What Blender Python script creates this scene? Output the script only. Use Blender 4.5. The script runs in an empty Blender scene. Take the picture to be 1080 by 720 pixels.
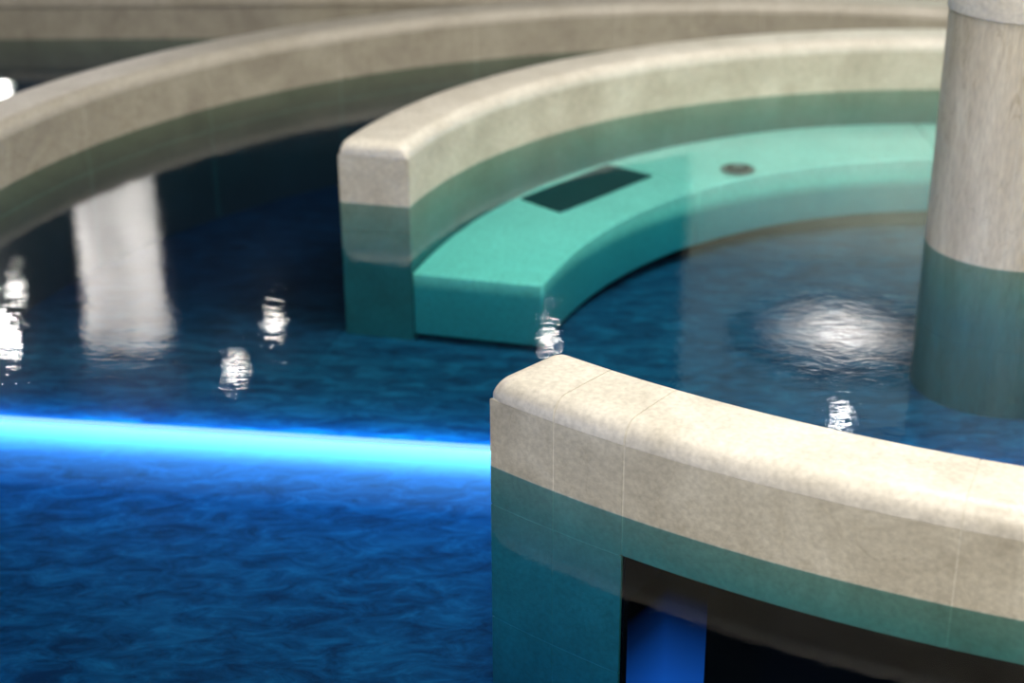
import bpy, random, bmesh
from math import *
from mathutils import Matrix, Vector
S=1.4
sc=bpy.context.scene
try: sc.view_settings.view_transform='Standard'
except Exception: pass
random.seed(4)

# ---------------------------------------------------------------- materials
def newmat(name):
    m=bpy.data.materials.new(name); m.use_nodes=True
    nt=m.node_tree; nt.nodes.clear()
    o=nt.nodes.new('ShaderNodeOutputMaterial')
    return m,nt,o
def N(nt,t,**k):
    n=nt.nodes.new(t)
    for a,b in k.items(): setattr(n,a,b)
    return n
def ramp(nt,src,stops):
    r=N(nt,'ShaderNodeValToRGB'); e=r.color_ramp.elements
    while len(e)<len(stops): e.new(0.5)
    for i,(p,c) in enumerate(stops): e[i].position=p; e[i].color=(*c,1)
    nt.links.new(src,r.inputs[0]); return r
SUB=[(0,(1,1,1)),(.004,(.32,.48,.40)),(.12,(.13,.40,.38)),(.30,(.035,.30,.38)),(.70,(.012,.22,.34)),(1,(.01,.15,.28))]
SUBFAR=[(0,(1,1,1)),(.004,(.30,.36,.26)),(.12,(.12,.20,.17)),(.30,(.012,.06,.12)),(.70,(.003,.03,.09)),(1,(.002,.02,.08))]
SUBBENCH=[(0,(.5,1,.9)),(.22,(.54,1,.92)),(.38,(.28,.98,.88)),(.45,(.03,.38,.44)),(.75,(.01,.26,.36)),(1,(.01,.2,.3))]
def stone(name,c0,c1,c2,rough=.55,scale=5,bump=.25,stretch=(1,1,1),sub=None,vein=.6):
    m,nt,o=newmat(name); L=nt.links
    tc=N(nt,'ShaderNodeTexCoord'); mp=N(nt,'ShaderNodeMapping'); mp.inputs['Scale'].default_value=stretch
    mp.inputs['Rotation'].default_value=(0,.35,0)
    L.new(tc.outputs['Object'],mp.inputs[0])
    n1=N(nt,'ShaderNodeTexNoise'); n1.inputs['Scale'].default_value=scale; n1.inputs['Detail'].default_value=9; n1.inputs['Roughness'].default_value=.68; n1.inputs['Distortion'].default_value=.6
    L.new(mp.outputs[0],n1.inputs[0])
    r=ramp(nt,n1.outputs[0],[(.30,c0),(.5,c1),(.70,c2)])
    n2=N(nt,'ShaderNodeTexNoise'); n2.inputs['Scale'].default_value=90; n2.inputs['Detail'].default_value=5
    L.new(mp.outputs[0],n2.inputs[0])
    r2=ramp(nt,n2.outputs[0],[(.3,(.8,.8,.8)),(.7,(1.12,1.12,1.12))])
    mx=N(nt,'ShaderNodeMix',data_type='RGBA',blend_type='MULTIPLY'); mx.inputs[0].default_value=.8
    L.new(r.outputs[0],mx.inputs[6]); L.new(r2.outputs[0],mx.inputs[7])
    n3=N(nt,'ShaderNodeTexNoise'); n3.inputs['Scale'].default_value=scale*1.2; n3.inputs['Detail'].default_value=8; n3.inputs['Distortion'].default_value=1.4
    L.new(mp.outputs[0],n3.inputs[0])
    r3=ramp(nt,n3.outputs[0],[(.488,(1,1,1)),(.5,(.74,.70,.62)),(.512,(1,1,1))])
    mx2=N(nt,'ShaderNodeMix',data_type='RGBA',blend_type='MULTIPLY'); mx2.inputs[0].default_value=vein
    L.new(mx.outputs[2],mx2.inputs[6]); L.new(r3.outputs[0],mx2.inputs[7])
    col=mx2.outputs[2]
    if sub:  # light absorption of the water put into the stone colour by depth
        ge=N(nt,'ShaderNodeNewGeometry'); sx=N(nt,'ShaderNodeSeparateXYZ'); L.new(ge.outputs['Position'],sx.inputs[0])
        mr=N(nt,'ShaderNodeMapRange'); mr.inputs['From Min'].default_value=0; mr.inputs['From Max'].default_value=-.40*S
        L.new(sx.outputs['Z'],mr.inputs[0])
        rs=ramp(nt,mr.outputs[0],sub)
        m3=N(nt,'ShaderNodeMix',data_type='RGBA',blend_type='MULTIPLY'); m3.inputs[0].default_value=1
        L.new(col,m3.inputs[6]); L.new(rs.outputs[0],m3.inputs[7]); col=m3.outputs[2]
    b=N(nt,'ShaderNodeBsdfPrincipled'); b.inputs['Roughness'].default_value=rough
    L.new(col,b.inputs['Base Color'])
    bp=N(nt,'ShaderNodeBump'); bp.inputs['Strength'].default_value=bump; bp.inputs['Distance'].default_value=.004
    ad=N(nt,'ShaderNodeMath',operation='ADD'); L.new(n2.outputs[0],ad.inputs[0]); L.new(n1.outputs[0],ad.inputs[1])
    L.new(ad.outputs[0],bp.inputs['Height']); L.new(bp.outputs[0],b.inputs['Normal'])
    L.new(b.outputs[0],o.inputs[0]); return m
def plain(name,c,rough=.6,metal=0,var=.15,scale=4,spec=.5):
    m,nt,o=newmat(name); L=nt.links
    tc=N(nt,'ShaderNodeTexCoord'); n1=N(nt,'ShaderNodeTexNoise'); n1.inputs['Scale'].default_value=scale; n1.inputs['Detail'].default_value=6
    L.new(tc.outputs['Object'],n1.inputs[0])
    r=ramp(nt,n1.outputs[0],[(.3,tuple(x*(1-var) for x in c)),(.7,tuple(min(1,x*(1+var)) for x in c))])
    b=N(nt,'ShaderNodeBsdfPrincipled'); b.inputs['Roughness'].default_value=rough; b.inputs['Metallic'].default_value=metal; b.inputs['Specular IOR Level'].default_value=spec
    L.new(r.outputs[0],b.inputs['Base Color']); L.new(b.outputs[0],o.inputs[0]); return m
def emit(name,c,s):
    m,nt,o=newmat(name); e=N(nt,'ShaderNodeEmission'); e.inputs[0].default_value=(*c,1); e.inputs[1].default_value=s
    nt.links.new(e.outputs[0],o.inputs[0]); return m
def emit_grad(name,c,centre,axis_scale,stops):
    m,nt,o=newmat(name); L=nt.links
    g=N(nt,'ShaderNodeNewGeometry'); s_=N(nt,'ShaderNodeVectorMath',operation='SUBTRACT'); L.new(g.outputs['Position'],s_.inputs[0]); s_.inputs[1].default_value=[q*S for q in centre]
    mu=N(nt,'ShaderNodeVectorMath',operation='MULTIPLY'); L.new(s_.outputs[0],mu.inputs[0]); mu.inputs[1].default_value=axis_scale
    ln=N(nt,'ShaderNodeVectorMath',operation='LENGTH'); L.new(mu.outputs[0],ln.inputs[0])
    r=ramp(nt,ln.outputs['Value'],[(p,(v/16,)*3) for p,v in stops])
    ms=N(nt,'ShaderNodeMath',operation='MULTIPLY'); L.new(r.outputs[0],ms.inputs[0]); ms.inputs[1].default_value=16
    e=N(nt,'ShaderNodeEmission'); e.inputs[0].default_value=(*c,1); L.new(ms.outputs[0],e.inputs[1]); L.new(e.outputs[0],o.inputs[0]); return m

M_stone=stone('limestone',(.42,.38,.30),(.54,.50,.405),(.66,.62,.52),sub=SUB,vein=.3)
M_stonefar=stone('limestone_far_dimmed',(.30,.27,.22),(.38,.35,.28),(.46,.43,.35),sub=SUBFAR)  # darker limestone copy, shade of the far side put into the colour
M_cop=stone('limestone_coping',(.58,.54,.46),(.70,.66,.58),(.82,.78,.70),rough=.45,bump=.2,vein=.15)
M_copfar=stone('limestone_coping_far_dimmed',(.46,.42,.35),(.54,.50,.43),(.62,.58,.51),rough=.45,bump=.15,vein=.3)  # coping copy darkened the same way for the dimmer far side
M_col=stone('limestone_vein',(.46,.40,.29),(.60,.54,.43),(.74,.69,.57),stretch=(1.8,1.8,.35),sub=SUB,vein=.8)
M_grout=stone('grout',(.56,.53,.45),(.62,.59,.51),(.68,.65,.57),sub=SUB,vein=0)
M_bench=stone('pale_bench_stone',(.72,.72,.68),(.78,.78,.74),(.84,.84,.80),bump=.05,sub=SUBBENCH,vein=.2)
M_dark=plain('dark_recess',(.001,.002,.004),rough=1,spec=0)  # shade inside recesses and gaps put into a near-black colour
M_grate=plain('dark_grate',(.008,.06,.065))
M_steel=plain('steel',(.10,.17,.17),rough=.4,metal=.6)
M_blue=emit_grad('blue_jamb_glow',(.012,.15,.80),(.18,1.82,-.36),(0,0,4/S),[(0,.65),(.35,.32),(.62,.06),(.8,.0)])  # emission standing in for blue light falling on the jamb
M_led=emit('led_strip_light',(.45,.85,1.0),1.15)
M_disc=emit('downlight_glass',(1.0,.97,.92),60)
M_glow=emit_grad('lamp_glass_halo',(1.0,.94,.88),(1.66,7.20,2.03),(1/.48/S,1/.48/S,0),[(0,16),(.22,10),(.45,4),(.7,1.3),(1,.0)])  # lamp disc, with the soft halo of its reflection put into the emission
M_ceil=plain('ceiling_paint',(.010,.030,.06))
M_soff=plain('soffit_paint',(.56,.60,.57))
M_wallD=plain('dark_wall_paint',(.010,.022,.045))
M_wallL=plain('light_wall_plaster',(.48,.54,.46))
M_white=plain('white_column_paint',(.85,.84,.82))
M_deck=stone('deck_stone',(.40,.36,.28),(.48,.44,.36),(.55,.51,.43))

A=Vector((-.990,2.70));B=Vector((-.034,2.56)); D=(B-A)/(B-A).length
nrm=Vector((-D.y,D.x))
if nrm.y>0: nrm=-nrm

def floor_mat(name,grad=False,lip_glow=False,k=(1,1,1)):
    m,nt,o=newmat(name); L=nt.links
    tc=N(nt,'ShaderNodeTexCoord'); mp=N(nt,'ShaderNodeMapping'); mp.inputs['Scale'].default_value=(1.1,3.0,1); mp.inputs['Rotation'].default_value=(0,0,.25)
    L.new(tc.outputs['Object'],mp.inputs[0])
    n=N(nt,'ShaderNodeTexNoise'); n.inputs['Scale'].default_value=8; n.inputs['Detail'].default_value=10; n.inputs['Roughness'].default_value=.72; n.inputs['Distortion'].default_value=.7
    L.new(mp.outputs[0],n.inputs[0])
    r=ramp(nt,n.outputs[0],[(p,tuple(a*b for a,b in zip(c,k))) for p,c in [(.36,(.001,.022,.060)),(.5,(.002,.055,.125)),(.66,(.007,.115,.22))]])
    col=r.outputs[0]
    ge=N(nt,'ShaderNodeNewGeometry')
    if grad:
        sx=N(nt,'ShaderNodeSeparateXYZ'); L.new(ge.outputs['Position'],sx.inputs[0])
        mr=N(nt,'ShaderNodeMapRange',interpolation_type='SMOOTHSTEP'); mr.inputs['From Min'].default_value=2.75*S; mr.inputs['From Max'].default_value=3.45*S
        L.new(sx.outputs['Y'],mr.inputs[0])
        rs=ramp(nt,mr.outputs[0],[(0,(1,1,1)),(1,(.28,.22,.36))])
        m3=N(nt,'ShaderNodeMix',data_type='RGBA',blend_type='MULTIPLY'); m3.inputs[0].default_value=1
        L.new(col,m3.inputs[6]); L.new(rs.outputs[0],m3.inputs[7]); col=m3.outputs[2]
    if lip_glow:  # glow of the strip put into the floor colour, paler near the lip
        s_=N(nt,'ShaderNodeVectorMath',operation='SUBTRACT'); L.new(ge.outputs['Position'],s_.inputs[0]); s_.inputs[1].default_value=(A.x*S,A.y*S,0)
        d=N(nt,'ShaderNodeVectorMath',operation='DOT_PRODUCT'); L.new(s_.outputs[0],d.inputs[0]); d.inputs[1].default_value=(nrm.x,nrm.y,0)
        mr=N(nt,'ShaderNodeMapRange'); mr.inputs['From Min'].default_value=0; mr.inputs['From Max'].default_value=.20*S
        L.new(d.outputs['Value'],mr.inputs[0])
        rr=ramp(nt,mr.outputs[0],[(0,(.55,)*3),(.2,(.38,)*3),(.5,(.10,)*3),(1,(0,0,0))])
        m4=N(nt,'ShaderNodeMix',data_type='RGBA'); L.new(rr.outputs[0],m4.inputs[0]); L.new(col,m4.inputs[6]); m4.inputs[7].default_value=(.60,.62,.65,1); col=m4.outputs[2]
    b=N(nt,'ShaderNodeBsdfPrincipled'); b.inputs['Roughness'].default_value=.8; b.inputs['Specular IOR Level'].default_value=.1
    L.new(col,b.inputs['Base Color']); L.new(b.outputs[0],o.inputs[0]); return m
M_floor=floor_mat('blue_mosaic'); M_floorD=floor_mat('navy_mosaic',grad=True); M_floorF=floor_mat('blue_mosaic_strip_glow',lip_glow=True,k=(.6,.66,.85))

def water_mat():
    m,nt,o=newmat('pool_water'); L=nt.links
    tc=N(nt,'ShaderNodeTexCoord'); mp=N(nt,'ShaderNodeMapping'); mp.inputs['Scale'].default_value=(1,1.5,1); mp.inputs['Rotation'].default_value=(0,0,.35)
    L.new(tc.outputs['Object'],mp.inputs[0])
    n=N(nt,'ShaderNodeTexNoise'); n.inputs['Scale'].default_value=5; n.inputs['Detail'].default_value=2; n.inputs['Roughness'].default_value=.5; n.inputs['Distortion'].default_value=.8
    L.new(mp.outputs[0],n.inputs[0])
    n2=N(nt,'ShaderNodeTexNoise'); n2.inputs['Scale'].default_value=22; n2.inputs['Detail'].default_value=3; n2.inputs['Distortion'].default_value=1.4
    L.new(mp.outputs[0],n2.inputs[0])
    ml=N(nt,'ShaderNodeMath',operation='MULTIPLY_ADD'); L.new(n2.outputs[0],ml.inputs[0]); ml.inputs[1].default_value=.55; L.new(n.outputs[0],ml.inputs[2])
    bp=N(nt,'ShaderNodeBump'); bp.inputs['Strength'].default_value=1; bp.inputs['Distance'].default_value=.00036
    L.new(ml.outputs[0],bp.inputs['Height'])
    ge=N(nt,'ShaderNodeNewGeometry')
    dt=N(nt,'ShaderNodeVectorMath',operation='DOT_PRODUCT'); L.new(ge.outputs['Incoming'],dt.inputs[0]); L.new(bp.outputs[0],dt.inputs[1])
    ab=N(nt,'ShaderNodeMath',operation='ABSOLUTE'); L.new(dt.outputs['Value'],ab.inputs[0])
    su=N(nt,'ShaderNodeMath',operation='SUBTRACT',use_clamp=True); su.inputs[0].default_value=1; L.new(ab.outputs[0],su.inputs[1])
    pw=N(nt,'ShaderNodeMath',operation='POWER'); L.new(su.outputs[0],pw.inputs[0]); pw.inputs[1].default_value=5
    fr=N(nt,'ShaderNodeMath',operation='MULTIPLY_ADD',use_clamp=True); L.new(pw.outputs[0],fr.inputs[0]); fr.inputs[1].default_value=.98; fr.inputs[2].default_value=.02
    tr=N(nt,'ShaderNodeBsdfTransparent'); tr.inputs[0].default_value=(.72,.91,.93,1)
    g1=N(nt,'ShaderNodeBsdfGlossy'); g1.inputs['Roughness'].default_value=.005; L.new(bp.outputs[0],g1.inputs['Normal'])
    g2=N(nt,'ShaderNodeBsdfGlossy'); g2.inputs['Roughness'].default_value=.15; L.new(bp.outputs[0],g2.inputs['Normal'])
    gm=N(nt,'ShaderNodeMixShader'); gm.inputs[0].default_value=.05; L.new(g1.outputs[0],gm.inputs[1]); L.new(g2.outputs[0],gm.inputs[2])
    mx=N(nt,'ShaderNodeMixShader'); L.new(fr.outputs[0],mx.inputs[0]); L.new(tr.outputs[0],mx.inputs[1]); L.new(gm.outputs[0],mx.inputs[2])
    L.new(mx.outputs[0],o.inputs['Surface'])
    return m
M_water=water_mat()

# ---------------------------------------------------------------- mesh builder
class MB:
    def __init__(s): s.v=[];s.f=[];s.m=[];s.mats=[];s.sm=[]
    def mi(s,mat):
        if mat not in s.mats: s.mats.append(mat)
        return s.mats.index(mat)
    def grid_loop(s,rings,mat,closed=True,smooth=False):
        i0=len(s.v); n=len(rings[0]); mi=s.mi(mat)
        for r in rings: s.v+= [tuple(c*S for c in p) for p in r]
        for a in range(len(rings)-1):
            for b in range(n):
                b2=(b+1)%n
                s.f.append((i0+a*n+b,i0+a*n+b2,i0+(a+1)*n+b2,i0+(a+1)*n+b)); s.m.append(mi); s.sm.append(smooth)
        c0=i0; c1=i0+(len(rings)-1)*n
        s.f.append(tuple(c0+k for k in range(n))[::-1]); s.m.append(mi); s.sm.append(smooth)
        s.f.append(tuple(c1+k for k in range(n))); s.m.append(mi); s.sm.append(smooth)
    def sector(s,c,R0,R1,a0,a1,z0,z1,mat,step=1.5,zt=None,zb=None):
        k=max(2,int(abs(a1-a0)/step)+1); rings=[]
        for i in range(k+1):
            a=radians(a0+(a1-a0)*i/k); ca,sa=cos(a),sin(a)
            ring=[]
            for R,z,top in [(R0,z0,0),(R1,z0,0),(R1,z1,1),(R0,z1,1)]:
                x=c[0]+R*ca;y=c[1]+R*sa
                if top and zt: z=zt(x,y)
                if (not top) and zb: z=zb(x,y)
                ring.append((x,y,z))
            rings.append(ring)
        s.grid_loop(rings,mat,smooth=True)
    def box(s,x0,x1,y0,y1,z0,z1,mat):
        s.grid_loop([[(x0,y0,z0),(x1,y0,z0),(x1,y1,z0),(x0,y1,z0)],[(x0,y0,z1),(x1,y0,z1),(x1,y1,z1),(x0,y1,z1)]],mat)
    def prism(s,poly,z0,z1,mat):
        s.grid_loop([[(x,y,z0) for x,y in poly],[(x,y,z1) for x,y in poly]],mat)
    def obj(s,name,parent=None,bevel=0):
        me=bpy.data.meshes.new(name); me.from_pydata(s.v,[],s.f)
        for m in s.mats: me.materials.append(m)
        for p,mi,sm in zip(me.polygons,s.m,s.sm): p.material_index=mi; p.use_smooth=sm
        bm=bmesh.new(); bm.from_mesh(me); bmesh.ops.recalc_face_normals(bm,faces=bm.faces); bm.to_mesh(me); bm.free()
        try: me.set_sharp_from_angle(angle=radians(38))
        except Exception: pass
        o=bpy.data.objects.new(name,me); bpy.context.collection.objects.link(o)
        if parent: o.parent=parent
        if bevel:
            b=o.modifiers.new('bevel','BEVEL'); b.width=bevel; b.segments=2; b.limit_method='ANGLE'; b.angle_limit=radians(50)
        return o

def coping(mb,c,R0,R1,a0,a1,zb,zt,r,mat,round0=False,round1=False,ov=.0003):
    R0-=ov;R1+=ov; Rm=(R0+R1)/2
    k=max(2,int(abs(a1-a0)/1.2)+1)
    angs=[(a0+(a1-a0)*i/k,0) for i in range(k+1)]
    def ends(a,sgn):
        out=[]
        for j in range(9):
            t=j/8*pi/2
            out.append((a+sgn*degrees(r*(1-cos(t))/Rm),r*(1-sin(t))))
        return out
    if round0:
        e=ends(a0,1 if a1>a0 else -1); angs=e+[q for q in angs if abs(q[0]-a0)*pi/180*Rm>r*1.02]
    if round1:
        e=ends(a1,-1 if a1>a0 else 1)[::-1]; angs=[q for q in angs if abs(q[0]-a1)*pi/180*Rm>r*1.02]+e
    rings=[]
    for a,d in angs:
        a=radians(a); ca,sa=cos(a),sin(a)
        d2=d*.7
        prof=[(R0+d2*.4,zb)]
        for j in range(9):
            t=j/8*pi/2
            prof.append((R0+d2*.4+r*(1-cos(t)), zb+(zt-zb-r)+r*sin(t)-d2*sin(t)))
        for j in range(8,-1,-1):
            t=j/8*pi/2
            prof.append((R1-d2*.4-r*(1-cos(t)), zb+(zt-zb-r)+r*sin(t)-d2*sin(t)))
        prof.append((R1-d2*.4,zb))
        rings.append([(c[0]+R*ca,c[1]+R*sa,z) for R,z in prof])
    mb.grid_loop(rings,mat,smooth=True)

def wall(name,c,R0,R1,seams,rows,mat,cmat,zs,zt,r,start_round=True,opening=None,end_round=False,gap=.0010):
    mb=MB()
    sg=1 if seams[-1]>seams[0] else -1
    g=degrees(gap/((R0+R1)/2))
    for i in range(len(seams)-1):
        a0,a1=seams[i],seams[i+1]
        b0=a0 if i==0 else a0+sg*g; b1=a1 if i==len(seams)-2 else a1-sg*g
        for j in range(len(rows)-1):
            zt_,zb_=rows[j],rows[j+1]
            if opening and j>=1 and opening[0]<=a0 and a1<=opening[1]: continue
            mb.sector(c,R0,R1,b0,b1,zb_+gap,zt_-gap,mat)
    e=degrees(.004/R1); k=.0004
    if opening:
        mb.sector(c,R0+k,R1-k,seams[0]+sg*e,opening[0]-e,rows[-1],rows[0],M_grout)
        mb.sector(c,R0+k,R1-k,opening[0]-e,seams[-1]-e,rows[1]+.002,rows[0],M_grout)
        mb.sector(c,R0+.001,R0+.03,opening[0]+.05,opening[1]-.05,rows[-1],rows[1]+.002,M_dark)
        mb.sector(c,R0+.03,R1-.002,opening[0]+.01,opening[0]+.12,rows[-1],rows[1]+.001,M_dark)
    else:
        mb.sector(c,R0+k,R1-k,seams[0]+sg*e,seams[-1]-sg*e,rows[-1],rows[0],M_grout)
    for i in range(len(seams)-1):
        a0,a1=seams[i],seams[i+1]
        coping(mb,c,R0,R1,a0+(0 if i==0 else sg*g),a1-(0 if i==len(seams)-2 else sg*g),zs,zt,r,cmat,round0=(i==0 and start_round),round1=(end_round and i==len(seams)-2))
    coping(mb,c,R0,R1,seams[0]+sg*1.3,seams[-1]-sg*.5,zs-.0014,zt-.0012,r,M_grout,ov=-.0003)
    return mb.obj(name)

# --- foreground curved wall
F=(1.332,3.377); FR0,FR1=1.853,1.998
fs=[227.0,230.26,233.5]+[233.5+12.37*i for i in range(1,8)]
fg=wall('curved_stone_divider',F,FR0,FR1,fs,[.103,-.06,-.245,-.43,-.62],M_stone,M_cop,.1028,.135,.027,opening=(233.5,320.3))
fb=MB()  # added glowing panels, no lamp here, for the blue light in the opening
fb.sector(F,FR0+.032,FR1-.012,233.63,233.75,-.60,-.130,M_blue)
fb.sector(F,FR0+.031,FR0+.036,233.76,235.6,-.60,-.130,M_blue)
fb.obj('jamb_glow_panel',parent=fg)

# --- middle curved wall with bench
C=(1.086,2.711); CR0,CR1=1.346,1.500
ms=[164.5,154,136,118,100,82,64,46,28,10]
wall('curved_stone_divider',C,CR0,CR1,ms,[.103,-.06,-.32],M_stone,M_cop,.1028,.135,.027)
def bz(x,y): return -.145+.053*max(0,min(1,(y-3.1)/.93))
def bzb(x,y): return bz(x,y)-.14
bb=MB()
for a0,a1 in ((164.5,127),(126.9,90),(89.9,53),(52.9,12)):
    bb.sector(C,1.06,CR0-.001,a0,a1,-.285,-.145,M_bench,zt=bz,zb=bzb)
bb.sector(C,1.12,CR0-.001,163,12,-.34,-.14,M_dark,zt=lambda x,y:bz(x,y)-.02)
bench=bb.obj('underwater_spa_bench',bevel=.006)
def P(R,a): a=radians(a); return Vector((C[0]+R*cos(a),C[1]+R*sin(a)))
q=[P(1.324,143.4),P(1.200,144.2),P(1.198,128.2),P(1.324,129.6)]
gb=MB()
nsl=30
for i in range(nsl):
    t0=i/nsl; t1=(i+.75)/nsl
    a=q[0].lerp(q[3],t0);b=q[1].lerp(q[2],t0);c_=q[1].lerp(q[2],t1);d=q[0].lerp(q[3],t1)
    gb.grid_loop([[(p.x,p.y,bz(0,p.y)+.0025) for p in (a,b,c_,d)],[(p.x,p.y,bz(0,p.y)+.005) for p in (a,b,c_,d)]],M_grate)
gb.grid_loop([[(p.x,p.y,bz(0,p.y)+.001) for p in q],[(p.x,p.y,bz(0,p.y)+.0024) for p in q]],M_dark)
gb.obj('bench_air_grate')
db=MB()
dc=P(1.112,118.2)
for R,z1,mt in ((.043,.006,M_steel),(.030,.010,M_dark),(.014,.013,M_steel)):
    pr=[(dc.x+R*cos(k*pi/12),dc.y+R*sin(k*pi/12)) for k in range(24)]
    zz=bz(0,dc.y)
    db.prism(pr,zz+.004,zz+z1,mt)
db.obj('round_water_inlet')

# --- far curved wall
R_=(0.621,2.816)
rs=[212,198,184,170,156,142,128,114,100,86,72,58]
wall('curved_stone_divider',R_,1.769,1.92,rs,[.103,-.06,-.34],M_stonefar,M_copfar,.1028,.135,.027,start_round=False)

# --- round pedestal right
pc=(.970,2.833); pr_=.165
pb=MB()
def circ(R,z,n=64,cx=pc[0],cy=pc[1]): return [(cx+R*cos(2*pi*k/n),cy+R*sin(2*pi*k/n),z) for k in range(n)]
for z0,z1 in ((-.30,-.1625),(-.1605,.448)):
    for i in range(5):
        pb.sector(pc,.10,pr_,247+72*i+.25,247+72*(i+1)-.25,z0,z1,M_col,step=3)
pb.grid_loop([circ(pr_-.001,-.30),circ(pr_-.001,.46)],M_grout,smooth=True)
pb.grid_loop([circ(.168,.451)]+[circ(.172-.03+.03*cos(t*pi/12),.50+.03*sin(t*pi/12)) for t in range(0,7)],M_cop,smooth=True)
pb.obj('round_stone_pedestal')

# --- pool floor
L0=A-D*4; L1=B+D*1.9
fl=MB()
fl.prism([(L0.x,L0.y),(L1.x,L1.y),(4.5,L1.y),(4.5,4.7),(-4.95,4.7),(-4.95,L0.y)],-.66,-.30,M_floor)
E0=L0+nrm*2.6;E1=L1+D*3+nrm*2.6; L2=L1+D*3
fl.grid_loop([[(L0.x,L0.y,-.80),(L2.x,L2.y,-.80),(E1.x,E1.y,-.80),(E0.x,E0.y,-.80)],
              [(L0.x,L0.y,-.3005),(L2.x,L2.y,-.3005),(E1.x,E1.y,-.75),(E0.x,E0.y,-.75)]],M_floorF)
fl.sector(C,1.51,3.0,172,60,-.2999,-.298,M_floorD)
fl.obj('floor')
ls=MB()
a=A-D*2.6;b=B+D*.12
ls.prism([(p.x,p.y) for p in (a-nrm*.004,b-nrm*.004,b+nrm*.010,a+nrm*.010)],-.3035,-.2975,M_led)
ls.obj('underwater_led_strip')

# pool side walls and deck
pw=MB()
pw.box(-5.2,-5,.6,4.74,-.8,.10,M_stonefar); pw.box(4.5,4.7,.6,4.74,-.8,.10,M_stonefar)
pw.box(-5.2,4.7,4.76,4.9,-.8,.10,M_stonefar); pw.box(-5.2,4.7,.45,.58,-.8,.10,M_stonefar)
pw.obj('pool_edge_wall')
dk=MB()
dk.box(-6.98,6.98,4.75,10.98,.101,.13,M_deck); dk.box(-6.98,6.98,-2.98,.59,.101,.13,M_deck)
dk.box(-6.98,-4.99,.60,4.74,.101,.13,M_deck); dk.box(4.49,6.98,.60,4.74,.101,.13,M_deck)
dk.obj('pool_deck')
wv=bpy.data.meshes.new('pool_water'); wv.from_pydata([(x*S,y*S,0) for x,y in ((-4.99,.59),(4.49,.59),(4.49,4.755),(-4.99,4.755))],[],[(0,1,2,3)]); wv.materials.append(M_water)
bpy.context.collection.objects.link(bpy.data.objects.new('pool_water',wv))

# room
rb=MB(); rb.box(-7.2,7.2,-3.2,11.2,2.1,2.2,M_ceil); rb.obj('ceiling')
for nm,bx,mt in (('wall_back',(-7.2,7.2,11,11.2),M_wallD),('wall_front',(-7.2,7.2,-3.2,-3),M_wallD),('wall_left',(-7.2,-7,-3,11),M_wallD),('wall_right',(7,7.2,-3,11),M_wallD)):
    w=MB(); w.box(*bx,.0,2.1,mt); w.obj(nm)
w=MB(); w.box(1.0,5.2,8.3,8.5,.131,2.035,M_wallL); w.obj('wall_partition')
w=MB(); w.prism([(.72,6.1),(5.2,6.1),(5.2,8.5),(1.0,8.5)],2.04,2.098,M_soff); w.obj('trim_soffit')
w=MB(); cx=-1.98;r=.20
w.grid_loop([circ(r*k,z,32,cx,7.4) for z,k in ((.131,1.12),(.2,1.12),(.2,1.0),(1.95,1.0),(1.98,1.12),(2.099,1.12))],M_white,smooth=True)
w.obj('white_column')
w=MB(); w.box(-3.70,-3.58,10.93,10.998,1.56,1.72,M_steel); w.box(-3.68,-3.60,10.90,10.929,1.59,1.69,M_disc); w.obj('wall_sconce')

def downlight(x,y,r=.045,z=2.1,mt=None):
    d=MB(); n=24
    d.grid_loop([circ(r*1.2,z-.012,n,x,y),circ(r*1.2,z-.001,n,x,y)],M_steel)
    d.grid_loop([circ(r,z-.018,n,x,y),circ(r,z-.0125,n,x,y)],mt or M_disc)
    d.obj('ceiling_downlight')
for x,y in ((-1.36,6.95),(-1.25,7.52),(.19,7.28),(-2.76,8.05)): downlight(x,y)
downlight(1.48,6.28,.045,2.04)
downlight(1.66,7.20,.48,2.04,M_glow)

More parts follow.
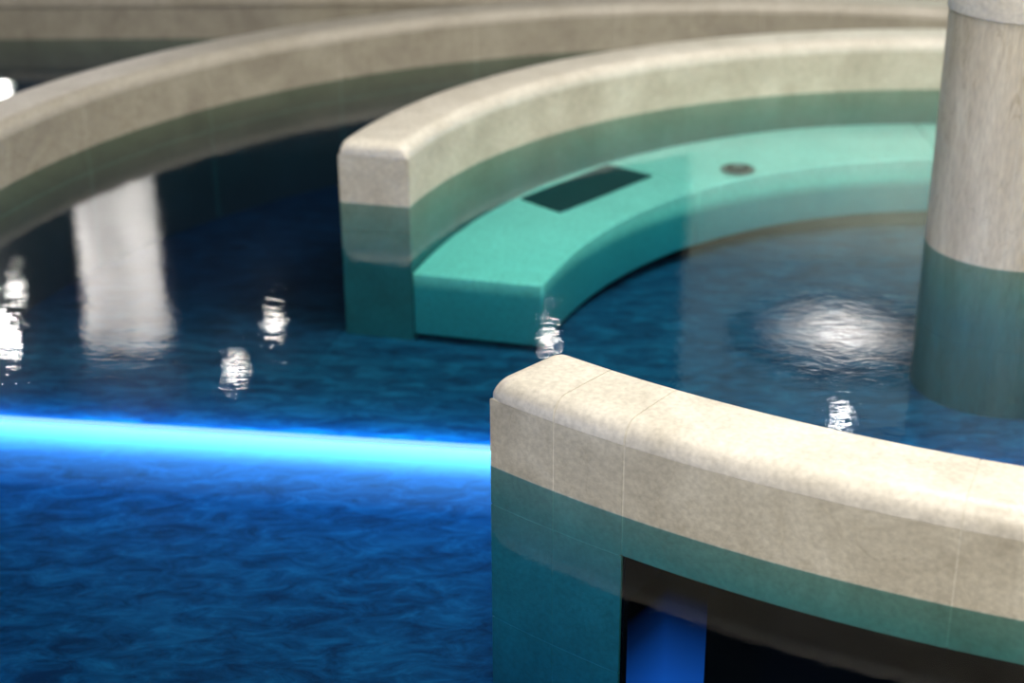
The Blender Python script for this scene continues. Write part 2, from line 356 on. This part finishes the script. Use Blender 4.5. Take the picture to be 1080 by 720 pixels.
def area(name,loc,target,size,power,col,sy=None):
    l=bpy.data.lights.new(name,'AREA'); l.energy=power; l.color=col; l.size=size*S
    if sy: l.shape='RECTANGLE'; l.size_y=sy*S
    o=bpy.data.objects.new(name,l); bpy.context.collection.objects.link(o)
    o.location=Vector(loc)*S; o.rotation_euler=(Vector(target)*S-o.location).to_track_quat('-Z','Y').to_euler(); return o
area('added_key_light',(.2,.3,2.05),(.8,2.4,0),1.3,235,(1,.93,.82))  # unseen key lights, added overhead to brighten the stone and bench
area('added_key_light',(1.0,2.6,2.05),(1.0,3.3,0),.9,185,(1,.95,.86))
area('added_key_light',(-1.6,2.9,2.05),(-1,4.4,0),.8,16,(1,.93,.85))
area('column_lamp',(-1.5,6.8,1.9),(-1.98,7.4,1.0),.3,80,(1,.96,.93))
area('column_lamp',(-2.6,7.1,1.9),(-1.98,7.4,1.0),.3,80,(1,.96,.93))
area('wall_wash_lamp',(2.5,6.8,1.95),(2.5,8.3,1.0),.6,100,(1,.97,.85))
area('added_soffit_fill',(3.0,6.2,.6),(2.0,7.4,2.05),.5,90,(.85,1,1))  # unseen fill, added to brighten the soffit in the water's reflection
def strip_lamp(name,off,zz,dirh,dirz,power,col):
    mid=(A+B)/2+nrm*off
    o=area(name,(mid.x,mid.y,zz),(0,0,0),3.0,power,col,sy=.012)
    z=-(Vector((nrm.x*dirh,nrm.y*dirh,dirz))).normalized(); x=Vector((D.x,D.y,0)); x=(x-z*x.dot(z)).normalized(); y=z.cross(x)
    o.rotation_euler=Matrix((x,y,z)).transposed().to_euler()
strip_lamp('underwater_led_glow',.012,-.262,.30,-.95,32,(.07,.42,1.0))
strip_lamp('underwater_led_glow',.05,-.15,.36,-.93,22,(.03,.38,1.0))  # extra lamp added above the strip to spread its glow wider
area('added_blue_fill',(-1.9,1.7,-.12),(-.4,2.0,-.5),.2,40,(.03,.33,1.0))  # unseen blue fill added at the left to brighten the front floor

w=bpy.data.worlds.new('world'); sc.world=w; w.use_nodes=True
w.node_tree.nodes['Background'].inputs[0].default_value=(.5,.6,.7,1); w.node_tree.nodes['Background'].inputs[1].default_value=.05

cam=bpy.data.objects.new("camera",bpy.data.cameras.new("camera")); bpy.context.collection.objects.link(cam); sc.camera=cam
p=radians(23); f=3850*tan(p); RO=20/3850
right=Vector((1,0,0)); up=Vector((0,sin(p),cos(p))); X=(right-up*RO).normalized(); Y=(up+right*RO).normalized(); Z=X.cross(Y)
cam.matrix_world=Matrix.Translation((0,0,S)) @ Matrix((X,Y,Z)).transposed().to_4x4()
cam.data.lens=f/1080*36; cam.data.sensor_width=36
cam.data.dof.use_dof=True; cam.data.dof.focus_distance=2.15*S; cam.data.dof.aperture_fstop=1.9
cam.data.clip_start=.05
